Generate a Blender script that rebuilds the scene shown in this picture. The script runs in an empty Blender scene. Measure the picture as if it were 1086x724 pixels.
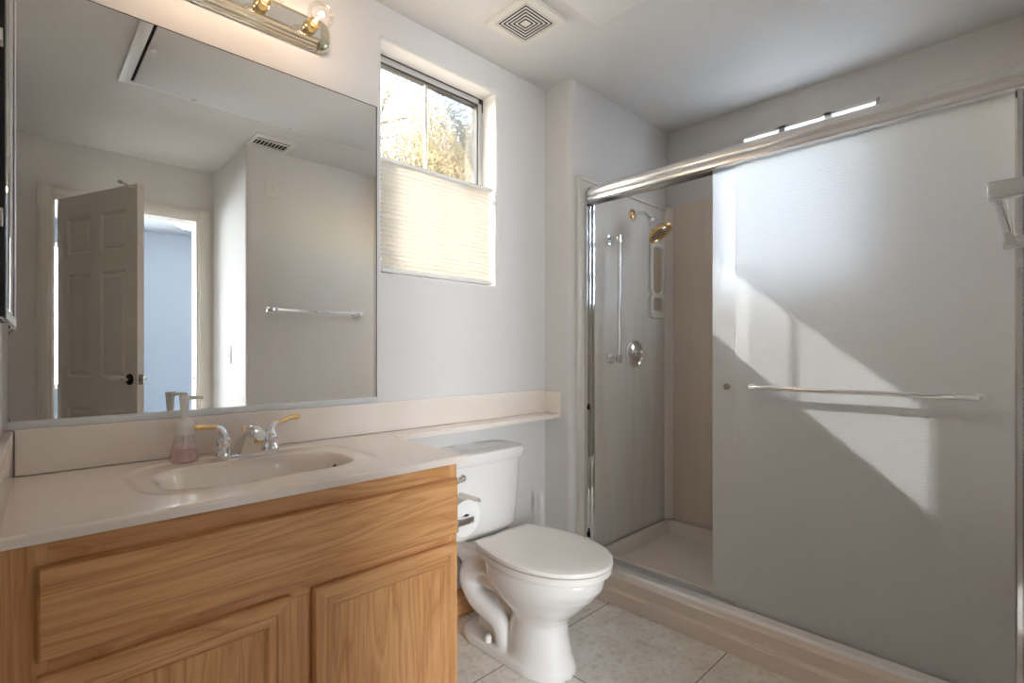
import bpy, bmesh, math, random
from mathutils import Vector, Matrix
from math import sin, cos, pi, radians, sqrt, atan2
SC = bpy.context.scene
COL = SC.collection
# ------------------------------------------------------------------ camera
cam = bpy.data.cameras.new('camera')
cam_o = bpy.data.objects.new('camera', cam); COL.objects.link(cam_o)
cam.sensor_fit = 'HORIZONTAL'; cam.sensor_width = 36
cam.lens = 541.0 / 1086 * 36
cam.shift_y = 11.0 / 1086
cam.clip_start = 0.01
cam_o.location = (0, 0, 1.13)
cam_o.rotation_euler = (pi / 2, 0, radians(45.77 - 90))
SC.camera = cam_o
# ------------------------------------------------------------------ world, sun, exposure
SC.view_settings.view_transform = 'Standard'
SC.view_settings.look = 'None'
SC.view_settings.gamma = 1
SC.view_settings.use_curve_mapping = False
SC.view_settings.exposure = 2.5
SKY_STRENGTH = 0.48
SUN_ENERGY = 4.8
BULB_W = 0.10
BEDROOM_FILL = 6.2  # glow strength of the fill window added in the bedroom
w = bpy.data.worlds.new('world'); SC.world = w; w.use_nodes = True
nt = w.node_tree; nt.nodes.clear()
sky = nt.nodes.new('ShaderNodeTexSky'); sky.sky_type = 'NISHITA'
sky.sun_disc = False; sky.sun_elevation = radians(35); sky.sun_rotation = radians(-31)
sky.air_density = 1.0; sky.dust_density = 1.5; sky.ozone_density = 1.0
bg = nt.nodes.new('ShaderNodeBackground'); bg.inputs['Strength'].default_value = SKY_STRENGTH
wo = nt.nodes.new('ShaderNodeOutputWorld')
nt.links.new(sky.outputs[0], bg.inputs[0]); nt.links.new(bg.outputs[0], wo.inputs[0])
sun = bpy.data.lights.new('sun', 'SUN'); sun.energy = SUN_ENERGY; sun.angle = radians(0.6); sun.color = (1, .99, .98)
sun_o = bpy.data.objects.new('sun', sun); COL.objects.link(sun_o)
SUN_DIR = Vector((.516, -.857, -.703)).normalized()
sun_o.rotation_euler = SUN_DIR.to_track_quat('-Z', 'Y').to_euler(); sun_o.location = (-2, 5, 5)
for nm, loc, sx, sy, rot in (('window_portal', (1.285, 1.90, 1.88), .56, .86, (-pi / 2, 0, 0)),):
    L = bpy.data.lights.new(nm, 'AREA'); L.shape = 'RECTANGLE'; L.size = sx; L.size_y = sy; L.energy = 1
    L.cycles.is_portal = True
    o = bpy.data.objects.new(nm, L); COL.objects.link(o); o.location = loc; o.rotation_euler = rot

# ------------------------------------------------------------------ materials
def srgb(r, g, b):
    f = lambda c: (c / 255 / 12.92) if c / 255 <= .04045 else ((c / 255 + .055) / 1.055) ** 2.4
    return (f(r), f(g), f(b), 1)

def mat(name, color, rough=.5, metal=0, spec=.5, bump=None, var=None, trans=0, ior=1.45, coat=0, coord='Object'):
    """bump=(scale, strength, distance)   var=(scale, colour2, contrast lo, hi)"""
    m = bpy.data.materials.new(name); m.use_nodes = True
    n = m.node_tree; b = n.nodes['Principled BSDF']
    b.inputs['Base Color'].default_value = color
    b.inputs['Roughness'].default_value = rough
    b.inputs['Metallic'].default_value = metal
    b.inputs['Specular IOR Level'].default_value = spec
    b.inputs['Transmission Weight'].default_value = trans
    b.inputs['IOR'].default_value = ior
    b.inputs['Coat Weight'].default_value = coat
    tc = n.nodes.new('ShaderNodeTexCoord')
    if bump:
        t = n.nodes.new('ShaderNodeTexNoise'); t.inputs['Scale'].default_value = bump[0]; t.inputs['Detail'].default_value = 3
        bp = n.nodes.new('ShaderNodeBump'); bp.inputs['Strength'].default_value = bump[1]; bp.inputs['Distance'].default_value = bump[2]
        n.links.new(tc.outputs[coord], t.inputs['Vector']); n.links.new(t.outputs['Fac'], bp.inputs['Height'])
        n.links.new(bp.outputs[0], b.inputs['Normal'])
    if var:
        t = n.nodes.new('ShaderNodeTexNoise'); t.inputs['Scale'].default_value = var[0]; t.inputs['Detail'].default_value = 4
        mp = n.nodes.new('ShaderNodeMapping')
        if len(var) > 4: mp.inputs['Scale'].default_value = var[4]
        r = n.nodes.new('ShaderNodeValToRGB')
        r.color_ramp.elements[0].position = var[2]; r.color_ramp.elements[1].position = var[3]
        r.color_ramp.elements[0].color = color; r.color_ramp.elements[1].color = var[1]
        n.links.new(tc.outputs[coord], mp.inputs[0]); n.links.new(mp.outputs[0], t.inputs['Vector'])
        n.links.new(t.outputs['Fac'], r.inputs[0]); n.links.new(r.outputs[0], b.inputs['Base Color'])
    return m

def oak(name, axis):
    m = bpy.data.materials.new(name); m.use_nodes = True
    n = m.node_tree; b = n.nodes['Principled BSDF']
    tc = n.nodes.new('ShaderNodeTexCoord')
    mp = n.nodes.new('ShaderNodeMapping')
    s = [1, 1, 1]
    sc = [9.0, 9.0, 9.0]; sc['XYZ'.index(axis)] = .75
    mp.inputs['Scale'].default_value = sc
    n.links.new(tc.outputs['Object'], mp.inputs[0])
    n1 = n.nodes.new('ShaderNodeTexNoise'); n1.inputs['Scale'].default_value = 1.3; n1.inputs['Detail'].default_value = 2; n1.inputs['Distortion'].default_value = .6
    n.links.new(mp.outputs[0], n1.inputs['Vector'])
    # growth rings: several turns through the noise value
    mu = n.nodes.new('ShaderNodeMath'); mu.operation = 'MULTIPLY'; mu.inputs[1].default_value = 9
    fr = n.nodes.new('ShaderNodeMath'); fr.operation = 'FRACT'
    n.links.new(n1.outputs['Fac'], mu.inputs[0]); n.links.new(mu.outputs[0], fr.inputs[0])
    rp = n.nodes.new('ShaderNodeValToRGB')
    e = rp.color_ramp.elements
    e[0].position = 0; e[0].color = srgb(214, 155, 98)
    e[1].position = 1; e[1].color = srgb(221, 163, 106)
    k = e.new(.55); k.color = srgb(228, 173, 117)
    k = e.new(.93); k.color = srgb(205, 144, 88)
    n.links.new(fr.outputs[0], rp.inputs[0])
    # pores
    mp2 = n.nodes.new('ShaderNodeMapping'); sc2 = [230.0] * 3; sc2['XYZ'.index(axis)] = 7.0
    mp2.inputs['Scale'].default_value = sc2
    n.links.new(tc.outputs['Object'], mp2.inputs[0])
    n2 = n.nodes.new('ShaderNodeTexNoise'); n2.inputs['Scale'].default_value = 1; n2.inputs['Detail'].default_value = 3
    n.links.new(mp2.outputs[0], n2.inputs['Vector'])
    r2 = n.nodes.new('ShaderNodeValToRGB'); r2.color_ramp.elements[0].position = .32; r2.color_ramp.elements[1].position = .5
    r2.color_ramp.elements[0].color = (.84, .79, .74, 1); r2.color_ramp.elements[1].color = (1, 1, 1, 1)
    n.links.new(n2.outputs['Fac'], r2.inputs[0])
    mx = n.nodes.new('ShaderNodeMix'); mx.data_type = 'RGBA'; mx.blend_type = 'MULTIPLY'; mx.inputs[0].default_value = 1
    n.links.new(rp.outputs[0], mx.inputs[6]); n.links.new(r2.outputs[0], mx.inputs[7])
    n.links.new(mx.outputs[2], b.inputs['Base Color'])
    b.inputs['Roughness'].default_value = .42
    bp = n.nodes.new('ShaderNodeBump'); bp.inputs['Strength'].default_value = .25; bp.inputs['Distance'].default_value = .0006
    n.links.new(n2.outputs['Fac'], bp.inputs['Height']); n.links.new(bp.outputs[0], b.inputs['Normal'])
    return m

def tile_mat():
    m = bpy.data.materials.new('floor_tile'); m.use_nodes = True
    n = m.node_tree; b = n.nodes['Principled BSDF']
    tc = n.nodes.new('ShaderNodeTexCoord')
    mp = n.nodes.new('ShaderNodeMapping'); T = .53
    mp.inputs['Location'].default_value = (-1.395 + 4 * T, -.81 + 4 * T, 0)
    n.links.new(tc.outputs['Object'], mp.inputs[0])
    br = n.nodes.new('ShaderNodeTexBrick'); br.offset = 0; br.squash = 1
    br.inputs['Scale'].default_value = 1; br.inputs['Brick Width'].default_value = T; br.inputs['Row Height'].default_value = T
    br.inputs['Mortar Size'].default_value = .0022; br.inputs['Mortar Smooth'].default_value = .1
    br.inputs['Mortar'].default_value = srgb(128, 118, 106)
    n.links.new(mp.outputs[0], br.inputs['Vector'])
    t1 = n.nodes.new('ShaderNodeTexNoise'); t1.inputs['Scale'].default_value = 7; t1.inputs['Detail'].default_value = 6; t1.inputs['Roughness'].default_value = .65
    n.links.new(tc.outputs['Object'], t1.inputs['Vector'])
    r = n.nodes.new('ShaderNodeValToRGB'); e = r.color_ramp.elements
    e[0].position = .3; e[0].color = srgb(222, 210, 194)
    e[1].position = .62; e[1].color = srgb(243, 238, 230)
    n.links.new(t1.outputs['Fac'], r.inputs[0])
    t2 = n.nodes.new('ShaderNodeTexNoise'); t2.inputs['Scale'].default_value = 42; t2.inputs['Detail'].default_value = 5
    n.links.new(tc.outputs['Object'], t2.inputs['Vector'])
    r2 = n.nodes.new('ShaderNodeValToRGB'); r2.color_ramp.elements[0].position = .3; r2.color_ramp.elements[1].position = .5
    r2.color_ramp.elements[0].color = srgb(228, 220, 208); r2.color_ramp.elements[1].color = (1, 1, 1, 1)
    n.links.new(t2.outputs['Fac'], r2.inputs[0])
    mx = n.nodes.new('ShaderNodeMix'); mx.data_type = 'RGBA'; mx.blend_type = 'MULTIPLY'; mx.inputs[0].default_value = .8
    n.links.new(r.outputs[0], mx.inputs[6]); n.links.new(r2.outputs[0], mx.inputs[7])
    n.links.new(mx.outputs[2], br.inputs['Color1']); n.links.new(mx.outputs[2], br.inputs['Color2'])
    n.links.new(br.outputs['Color'], b.inputs['Base Color'])
    b.inputs['Roughness'].default_value = .35
    bp = n.nodes.new('ShaderNodeBump'); bp.inputs['Strength'].default_value = .5; bp.inputs['Distance'].default_value = .001; bp.invert = True
    n.links.new(br.outputs['Fac'], bp.inputs['Height']); n.links.new(bp.outputs[0], b.inputs['Normal'])
    return m

def emit(name, color, strength):
    m = bpy.data.materials.new(name); m.use_nodes = True
    b = m.node_tree.nodes['Principled BSDF']
    b.inputs['Base Color'].default_value = color; b.inputs['Emission Color'].default_value = color
    b.inputs['Emission Strength'].default_value = strength
    return m

def clear_glass(name, tint=(1, 1, 1, 1), gloss=.12):
    m = bpy.data.materials.new(name); m.use_nodes = True
    n = m.node_tree; n.nodes.clear()
    o = n.nodes.new('ShaderNodeOutputMaterial')
    t = n.nodes.new('ShaderNodeBsdfTransparent'); t.inputs[0].default_value = tint
    g = n.nodes.new('ShaderNodeBsdfGlossy'); g.inputs['Roughness'].default_value = .02
    f = n.nodes.new('ShaderNodeFresnel'); f.inputs[0].default_value = 1.45
    a = n.nodes.new('ShaderNodeMath'); a.operation = 'MULTIPLY'; a.inputs[1].default_value = gloss * 8
    x = n.nodes.new('ShaderNodeMixShader')
    n.links.new(f.outputs[0], a.inputs[0]); n.links.new(a.outputs[0], x.inputs[0])
    n.links.new(t.outputs[0], x.inputs[1]); n.links.new(g.outputs[0], x.inputs[2]); n.links.new(x.outputs[0], o.inputs[0])
    return m

def translucent(name, color, tr=.5, bump=None, rough=1):
    m = bpy.data.materials.new(name); m.use_nodes = True
    n = m.node_tree; n.nodes.clear()
    o = n.nodes.new('ShaderNodeOutputMaterial')
    d = n.nodes.new('ShaderNodeBsdfDiffuse'); d.inputs[0].default_value = color
    t = n.nodes.new('ShaderNodeBsdfTranslucent'); t.inputs[0].default_value = color
    x = n.nodes.new('ShaderNodeMixShader'); x.inputs[0].default_value = tr
    n.links.new(d.outputs[0], x.inputs[1]); n.links.new(t.outputs[0], x.inputs[2]); n.links.new(x.outputs[0], o.inputs[0])
    return m

def obscure_glass(name):
    """pebbled shower glass: a scattering film (diffuse + translucent), blurred see-through, soft gloss"""
    m = bpy.data.materials.new(name); m.use_nodes = True
    n = m.node_tree; n.nodes.clear()
    o = n.nodes.new('ShaderNodeOutputMaterial')
    tc = n.nodes.new('ShaderNodeTexCoord')
    ns = n.nodes.new('ShaderNodeTexNoise'); ns.inputs['Scale'].default_value = 260; ns.inputs['Detail'].default_value = 2
    n.links.new(tc.outputs['Object'], ns.inputs['Vector'])
    bp = n.nodes.new('ShaderNodeBump'); bp.inputs['Strength'].default_value = .7; bp.inputs['Distance'].default_value = .003
    n.links.new(ns.outputs['Fac'], bp.inputs['Height'])
    d = n.nodes.new('ShaderNodeBsdfDiffuse'); d.inputs[0].default_value = (.92, .93, .93, 1)
    t = n.nodes.new('ShaderNodeBsdfTranslucent'); t.inputs[0].default_value = (.92, .93, .93, 1)
    rf = n.nodes.new('ShaderNodeBsdfRefraction'); rf.inputs['Color'].default_value = (.97, .98, .985, 1)
    rf.inputs['Roughness'].default_value = .62; rf.inputs['IOR'].default_value = 1.45
    g = n.nodes.new('ShaderNodeBsdfGlossy'); g.inputs['Roughness'].default_value = .28; g.inputs[0].default_value = (.95, .95, .95, 1)
    for s in (d, t, rf, g): n.links.new(bp.outputs[0], s.inputs['Normal'])
    x1 = n.nodes.new('ShaderNodeMixShader'); x1.inputs[0].default_value = .38
    n.links.new(d.outputs[0], x1.inputs[1]); n.links.new(t.outputs[0], x1.inputs[2])
    x2 = n.nodes.new('ShaderNodeMixShader'); x2.inputs[0].default_value = .42
    n.links.new(x1.outputs[0], x2.inputs[1]); n.links.new(rf.outputs[0], x2.inputs[2])
    fz = n.nodes.new('ShaderNodeFresnel'); fz.inputs[0].default_value = 1.4
    x3 = n.nodes.new('ShaderNodeMixShader')
    n.links.new(fz.outputs[0], x3.inputs[0]); n.links.new(x2.outputs[0], x3.inputs[1]); n.links.new(g.outputs[0], x3.inputs[2])
    n.links.new(x3.outputs[0], o.inputs[0])
    return m

M = {}
M['wall'] = mat('wall_paint', srgb(223, 219, 215), .75, bump=(55, .10, .004))
M['ceiling'] = mat('ceiling_paint', srgb(224, 221, 217), .85, bump=(45, .2, .004))
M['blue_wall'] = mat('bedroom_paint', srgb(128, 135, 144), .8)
M['fill_glow'] = emit('fill_glow_pane', (.88, .94, 1, 1), BEDROOM_FILL)  # glowing panes added as fill light through the doorway
M['trimw'] = mat('white_trim_paint', srgb(232, 226, 217), .45)
M['doorw'] = mat('door_paint', srgb(222, 214, 202), .45)
M['tile'] = tile_mat()
M['oak_x'] = oak('oak_grain_along', 'X'); M['oak_z'] = oak('oak_grain_upright', 'Z'); M['oak_y'] = oak('oak_grain_deep', 'Y')
M['marble'] = mat('cultured_marble', srgb(238, 224, 210), .14, var=(5, srgb(241, 230, 218), .35, .65), coat=.3)
M['chrome'] = mat('chrome', (.86, .87, .88, 1), .07, 1)
M['satin'] = mat('satin_aluminium', (.82, .82, .82, 1), .38, .85)
M['brushed'] = mat('bright_aluminium', (.82, .81, .80, 1), .16, 1)
M['brass'] = mat('polished_brass', srgb(226, 196, 140), .16, 1)
M['pale_brass'] = mat('pale_brass', srgb(216, 208, 186), .14, 1)
M['gold'] = mat('gold_plate', srgb(238, 204, 146), .18, 1)
M['nickel'] = mat('brushed_nickel', srgb(190, 182, 168), .25, 1)
M['mirror'] = mat('mirror_silver', (.91, .92, .91, 1), .0, 1)
M['china'] = mat('vitreous_china', srgb(233, 229, 223), .1, coat=.4)
M['seat'] = mat('seat_plastic', srgb(236, 230, 222), .2)
M['plastic'] = mat('white_plastic', srgb(236, 233, 227), .35)
M['ivory'] = mat('ivory_plastic', srgb(226, 221, 212), .4)
M['black'] = mat('black_rubber', (.012, .012, .012, 1), .5)
M['dark'] = mat('painted_shade', (.02, .018, .016, 1), .9)  # near-black colour standing in for shade inside ducts and gaps
M['copper'] = mat('bronze_hinge', srgb(110, 62, 44), .35, .8)
M['alu_frame'] = mat('grey_aluminium_frame', srgb(196, 194, 190), .4, .3)
M['gasket'] = mat('dark_gasket', srgb(52, 48, 46), .6)
M['surround'] = mat('shower_surround', srgb(234, 229, 220), .32, var=(3, srgb(226, 217, 205), .45, .75, (6, 6, .5)))
M['surround_b'] = mat('shower_surround_beige', srgb(228, 212, 196), .32, var=(3, srgb(222, 205, 188), .4, .7, (6, 6, .5)))
M['pan'] = mat('shower_pan', srgb(232, 222, 210), .3)
M['curb'] = mat('curb_panel', srgb(228, 212, 197), .35)
M['obscure'] = obscure_glass('pebbled_glass')
M['glass_edge'] = mat('glass_edge', srgb(232, 236, 232), .3)
M['sheet'] = clear_glass('glass_sheet', (.99, .99, .985, 1), .05)
M['glass'] = clear_glass('window_glass', (.97, .98, .97, 1), .1)
M['bulb'] = clear_glass('bulb_glass', (1, .99, .97, 1), .05)
M['filament'] = emit('glowing_filament', (1, .66, .34, 1), 16)
M['dome'] = emit('lit_glass_dome', (1, .97, .93, 1), 12)
M['blind'] = translucent('pleated_fabric', srgb(226, 221, 212), .11)
M['block'] = translucent('frosted_block', (.90, .92, .93, 1), .95)
M['paper'] = mat('tissue_paper', srgb(240, 237, 231), .95)
M['leaf'] = translucent('dry_leaf', (.30, .25, .15, 1), .4)
M['bark'] = mat('bark', srgb(120, 108, 98), .9, bump=(40, .6, .01))
M['ground'] = mat('gravel_ground', srgb(196, 180, 158), .95)
M['soap'] = None
def soap_mats():
    m = bpy.data.materials.new('clear_bottle_plastic'); m.use_nodes = True
    n = m.node_tree; n.nodes.clear()
    o = n.nodes.new('ShaderNodeOutputMaterial')
    t = n.nodes.new('ShaderNodeBsdfTransparent'); t.inputs[0].default_value = (.995, .99, .99, 1)
    d = n.nodes.new('ShaderNodeBsdfDiffuse'); d.inputs[0].default_value = (.95, .93, .92, 1)
    g = n.nodes.new('ShaderNodeBsdfGlossy'); g.inputs['Roughness'].default_value = .08
    f = n.nodes.new('ShaderNodeFresnel'); f.inputs[0].default_value = 1.15
    x0 = n.nodes.new('ShaderNodeMixShader'); x0.inputs[0].default_value = .07
    x = n.nodes.new('ShaderNodeMixShader')
    n.links.new(t.outputs[0], x0.inputs[1]); n.links.new(d.outputs[0], x0.inputs[2])
    fm = n.nodes.new('ShaderNodeMath'); fm.operation = 'MULTIPLY'; fm.inputs[1].default_value = .35
    n.links.new(f.outputs[0], fm.inputs[0]); n.links.new(fm.outputs[0], x.inputs[0]); n.links.new(x0.outputs[0], x.inputs[1]); n.links.new(g.outputs[0], x.inputs[2])
    n.links.new(x.outputs[0], o.inputs[0])
    m2 = bpy.data.materials.new('pink_soap'); m2.use_nodes = True
    n = m2.node_tree; n.nodes.clear()
    o = n.nodes.new('ShaderNodeOutputMaterial')
    t = n.nodes.new('ShaderNodeBsdfTransparent'); t.inputs[0].default_value = (1, .95, .95, 1)
    d = n.nodes.new('ShaderNodeBsdfTranslucent'); d.inputs[0].default_value = (1, .78, .79, 1)
    x = n.nodes.new('ShaderNodeMixShader'); x.inputs[0].default_value = .35
    n.links.new(t.outputs[0], x.inputs[1]); n.links.new(d.outputs[0], x.inputs[2]); n.links.new(x.outputs[0], o.inputs[0])
    return m, m2
M['bottle'], M['soap'] = soap_mats()

# ------------------------------------------------------------------ mesh helpers (all in world coordinates)
def BM(): return bmesh.new()

def box(bm, x0, y0, z0, x1, y1, z1, bev=0, seg=2, mtx=None):
    t = bmesh.new()
    bmesh.ops.create_cube(t, size=1)
    c = Vector(((x0 + x1) / 2, (y0 + y1) / 2, (z0 + z1) / 2))
    for v in t.verts:
        v.co = Vector((v.co.x * abs(x1 - x0), v.co.y * abs(y1 - y0), v.co.z * abs(z1 - z0))) + c
    if bev:
        bmesh.ops.bevel(t, geom=t.edges[:], offset=bev, segments=seg, affect='EDGES', profile=.5)
    merge(bm, t, mtx)

def merge(bm, t, mtx=None):
    vm = {}
    for v in t.verts: vm[v] = bm.verts.new(mtx @ v.co if mtx else v.co)
    for f in t.faces:
        try: bm.faces.new([vm[v] for v in f.verts])
        except ValueError: pass
    t.free()

def loft(bm, rings, cap0=True, cap1=True, closed=True):
    vs = [[bm.verts.new(p) for p in r] for r in rings]
    n = len(rings[0])
    for a, b in zip(vs[:-1], vs[1:]):
        for i in range(n if closed else n - 1):
            j = (i + 1) % n
            bm.faces.new((a[i], a[j], b[j], b[i]))
    if cap0: bm.faces.new(vs[0][::-1])
    if cap1: bm.faces.new(vs[-1])

def frame_of(d):
    d = Vector(d).normalized()
    a = Vector((0, 0, 1)) if abs(d.z) < .9 else Vector((1, 0, 0))
    u = d.cross(a).normalized(); v = u.cross(d).normalized()
    return d, u, v

def lathe(bm, base, prof, axis=(0, 0, 1), n=24, cap=True):
    """prof: list of (distance along the axis, radius)"""
    d, u, v = frame_of(axis); base = Vector(base)
    rings = []
    for h, r in prof:
        rings.append([base + d * h + (u * cos(2 * pi * k / n) + v * sin(2 * pi * k / n)) * max(r, 1e-5) for k in range(n)])
    loft(bm, rings, cap, cap)

def spline(pts, n=8):
    pts = [Vector(p) for p in pts]
    if len(pts) < 3: return pts
    out = []
    P = [pts[0] * 2 - pts[1]] + pts + [pts[-1] * 2 - pts[-2]]
    for i in range(1, len(P) - 2):
        p0, p1, p2, p3 = P[i - 1:i + 3]
        for k in range(n):
            t = k / n
            out.append(.5 * ((2 * p1) + (p2 - p0) * t + (2 * p0 - 5 * p1 + 4 * p2 - p3) * t * t + (3 * p1 - p0 - 3 * p2 + p3) * t ** 3))
    out.append(pts[-1]); return out

def tube(bm, pts, r, n=14, smooth=0, flat=1.0):
    if smooth: 
        k = len(pts); rs = r if isinstance(r, (list, tuple)) else [r] * k
        pts2 = spline(pts, smooth)
        m = len(pts2); rr = []
        for i in range(m):
            t = i / (m - 1) * (k - 1); a = min(int(t), k - 2); f = t - a
            rr.append(rs[a] * (1 - f) + rs[a + 1] * f)
        pts, r = pts2, rr
    else:
        pts = [Vector(p) for p in pts]
        if not isinstance(r, (list, tuple)): r = [r] * len(pts)
    rings = []; pu = None
    for i, p in enumerate(pts):
        d = (pts[min(i + 1, len(pts) - 1)] - pts[max(i - 1, 0)]).normalized()
        if pu is None: _, u, v = frame_of(d)
        else:
            u = (pu - d * pu.dot(d)).normalized(); v = u.cross(d).normalized()
        pu = u
        rings.append([p + (u * cos(2 * pi * k / n) + v * sin(2 * pi * k / n) * flat) * r[i] for k in range(n)])
    loft(bm, rings)

def prism(bm, outline, z0, z1, bev=0, seg=2, tf=None):
    """outline: ccw list of (a, b); extruded along the third axis; tf maps (a, b, c) to the world"""
    t = bmesh.new()
    lo = [t.verts.new((a, b, z0)) for a, b in outline]; hi = [t.verts.new((a, b, z1)) for a, b in outline]
    n = len(outline)
    t.faces.new(lo[::-1]); t.faces.new(hi)
    for i in range(n):
        j = (i + 1) % n; t.faces.new((lo[i], lo[j], hi[j], hi[i]))
    if bev:
        ed = [e for e in t.edges if abs(e.verts[0].co.z - e.verts[1].co.z) < 1e-6]
        bmesh.ops.bevel(t, geom=ed, offset=bev, segments=seg, affect='EDGES', profile=.5)
    if tf:
        for v in t.verts: v.co = tf(v.co)
    merge(bm, t)

def rrect(x0, y0, x1, y1, r, n=5):
    o = []
    for cx, cy, a in ((x1 - r, y0 + r, -pi / 2), (x1 - r, y1 - r, 0), (x0 + r, y1 - r, pi / 2), (x0 + r, y0 + r, pi)):
        for k in range(n + 1):
            t = a + pi / 2 * k / n
            o.append((cx + r * cos(t), cy + r * sin(t)))
    return o

def obj(name, bm, m, parent=None, smooth=True, ang=38, root=None):
    bmesh.ops.recalc_face_normals(bm, faces=bm.faces[:])
    me = bpy.data.meshes.new(name)
    off = Vector((0, 0, 0)); p = parent
    while p is not None:
        off += p.location; p = p.parent
    for v in bm.verts: v.co -= off
    bm.to_mesh(me); bm.free()
    if smooth:
        for p in me.polygons: p.use_smooth = True
        me.set_sharp_from_angle(angle=radians(ang))
    if not isinstance(m, (list, tuple)): m = [m]
    for k in m: me.materials.append(k)
    o = bpy.data.objects.new(name, me); COL.objects.link(o)
    if parent: o.parent = parent
    return o

def tag(o, label, cat, group=None, kind=None):
    o['label'] = label; o['category'] = cat
    if group: o['group'] = group
    if kind: o['kind'] = kind
    return o

def thing(name, loc, label, cat, group=None, kind=None):
    o = bpy.data.objects.new(name, None); COL.objects.link(o); o.location = loc
    o.empty_display_size = .05
    return tag(o, label, cat, group, kind)

def weighted(o):
    md = o.modifiers.new('weighted', 'WEIGHTED_NORMAL'); md.keep_sharp = True; md.weight = 100
    return o

def struct(name, bm, m, label, cat, smooth=False):
    return tag(obj(name, bm, m, None, smooth), label, cat, None, 'structure')

# ------------------------------------------------------------------ key dimensions
H = 2.44
YB = 1.72          # wall with mirror and window
XS = 1.905         # stub wall beside the shower
YS = 1.55          # shower wall carrying the plumbing
XB = 2.81          # back wall of the shower
YT = -.05          # wall with the towel bar
YD = -.80          # wall with the bedroom doorway
XR = 1.045          # corner of the towel-bar wall
ZC = .83           # counter top
def xl(y): return -.040 + .029 * (y - 1.155)   # left wall is a little out of square

# ------------------------------------------------------------------ room shell
b = BM(); box(b, -.25, -4.2, -.1, 3.1, 1.98, 0)
struct('floor', b, M['tile'], 'mottled beige stone tile floor with thin dark grout lines', 'floor')
b = BM(); box(b, -.25, -.93, H, 3.1, 1.98, H + .1)
struct('ceiling', b, M['ceiling'], 'flat white textured bathroom ceiling', 'ceiling')
# back wall with a window hole
WX0, WX1, WZ0, WZ1 = .992, 1.578, 1.432, 2.314
b = BM()
def wrect(x0, z0, x1, z1, y): return [(x0, y, z0), (x1, y, z0), (x1, y, z1), (x0, y, z1)]
rb_ = .016
rings = [wrect(-.25, 0, 3.1, H, YB + .15), wrect(-.25, 0, 3.1, H, YB)]
for k in range(6):
    a = pi / 2 * k / 5; i_ = rb_ * (1 - sin(a)); d_ = rb_ * (1 - cos(a))
    rings.append(wrect(WX0 - i_, WZ0 - i_, WX1 + i_, WZ1 + i_, YB + d_))
rings += [wrect(WX0, WZ0, WX1, WZ1, YB + .15), wrect(-.25, 0, 3.1, H, YB + .15)]
loft(b, rings, False, False)
tag(weighted(obj('wall_back', b, M['wall'], None, True, 50)), 'white textured wall holding the mirror and the high window', 'wall', None, 'structure')
# left wall, slightly out of square
b = BM(); prism(b, [(xl(-.93), -.93), (xl(YB), YB), (-.25, YB), (-.25, -.93)], 0, H)
struct('wall_left', b, M['wall'], 'white wall at the left end of the vanity', 'wall')
# plumbing stub wall with rounded corner
o2 = []
R = .028
for k in range(7):
    t = pi + pi / 2 * k / 6
    o2.append((XS + R + R * cos(t), YS + R + R * sin(t)))
b = BM(); prism(b, o2 + [(XB, YS), (XB, YB), (XS, YB)], 0, H)
tag(weighted(obj('wall_shower_side', b, M['wall'], None, True, 50)), 'white rounded stub wall between the toilet niche and the shower', 'wall', None, 'structure')
# shower back wall with block window hole
BY0, BY1, BZ0, BZ1 = .495, 1.11, 1.440, 2.285
NROW = 4
b = BM()
ys = [-.1, BY0, BY1, YB]; zs = [0, BZ0, BZ1, H]
for i in range(3):
    for j in range(3):
        if i == 1 and j == 1: continue
        box(b, XB, ys[i], zs[j], XB + .2, ys[i + 1], zs[j + 1])
bmesh.ops.remove_doubles(b, verts=b.verts[:], dist=1e-5)
struct('wall_shower_back', b, M['wall'], 'white wall along the back of the shower', 'wall')
# wall with the towel bar (closet block) and the shower end wall
b = BM(); prism(b, [(XR, -.93), (XB + .2, -.93), (XB + .2, YT)] + [(XR + .02 + .02 * cos(pi / 2 + pi / 2 * k / 5), YT - .02 + .02 * sin(pi / 2 + pi / 2 * k / 5)) for k in range(6)], 0, H)
tag(weighted(obj('wall_towel', b, M['wall'], None, True, 50)), 'white wall opposite the mirror carrying the towel bar', 'wall', None, 'structure')
b = BM(); box(b, 1.93, YT, 0, XB, .012, H)
struct('wall_shower_end', b, M['wall'], 'white wall at the near end of the shower', 'wall')
# wall with the doorway
DX0, DX1, DZ = .160, .950, 2.085
b = BM()
box(b, -.25, YD - .13, 0, DX0, YD, H); box(b, DX1, YD - .13, 0, XR, YD, H); box(b, DX0, YD - .13, DZ, DX1, YD, H)
struct('wall_door', b, M['wall'], 'white wall around the bedroom doorway, seen in the mirror', 'wall')
# door casing and jambs
b = BM()
CW = .068
for x0, x1 in ((DX0 - CW, DX0 + .004), (DX1 - .004, DX1 + CW)):
    box(b, x0, YD, 0, x1, YD + .012, DZ + CW, .003); box(b, x0 + .012, YD + .01, 0, x1 - .02, YD + .02, DZ + CW - .012, .004)
box(b, DX0, YD, DZ - .004, DX1, YD + .012, DZ + CW, .003); box(b, DX0, YD + .01, DZ + .012, DX1, YD + .02, DZ + CW - .012, .004)
for x0, x1 in ((DX0, DX0 + .015), (DX1 - .015, DX1)): box(b, x0, YD - .13, 0, x1, YD, DZ)
box(b, DX0, YD - .13, DZ - .015, DX1, YD, DZ)
struct('trim_1', b, M['trimw'], 'cream painted casing around the bedroom doorway', 'door casing', True)
b = BM(); box(b, DX1 - .019, YD - .085, .93, DX1 - .015, YD - .05, 1.0, .001)
tag(obj('strike_plate', b, M['nickel']), 'small metal strike plate on the bedroom door jamb', 'strike plate')
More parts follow.
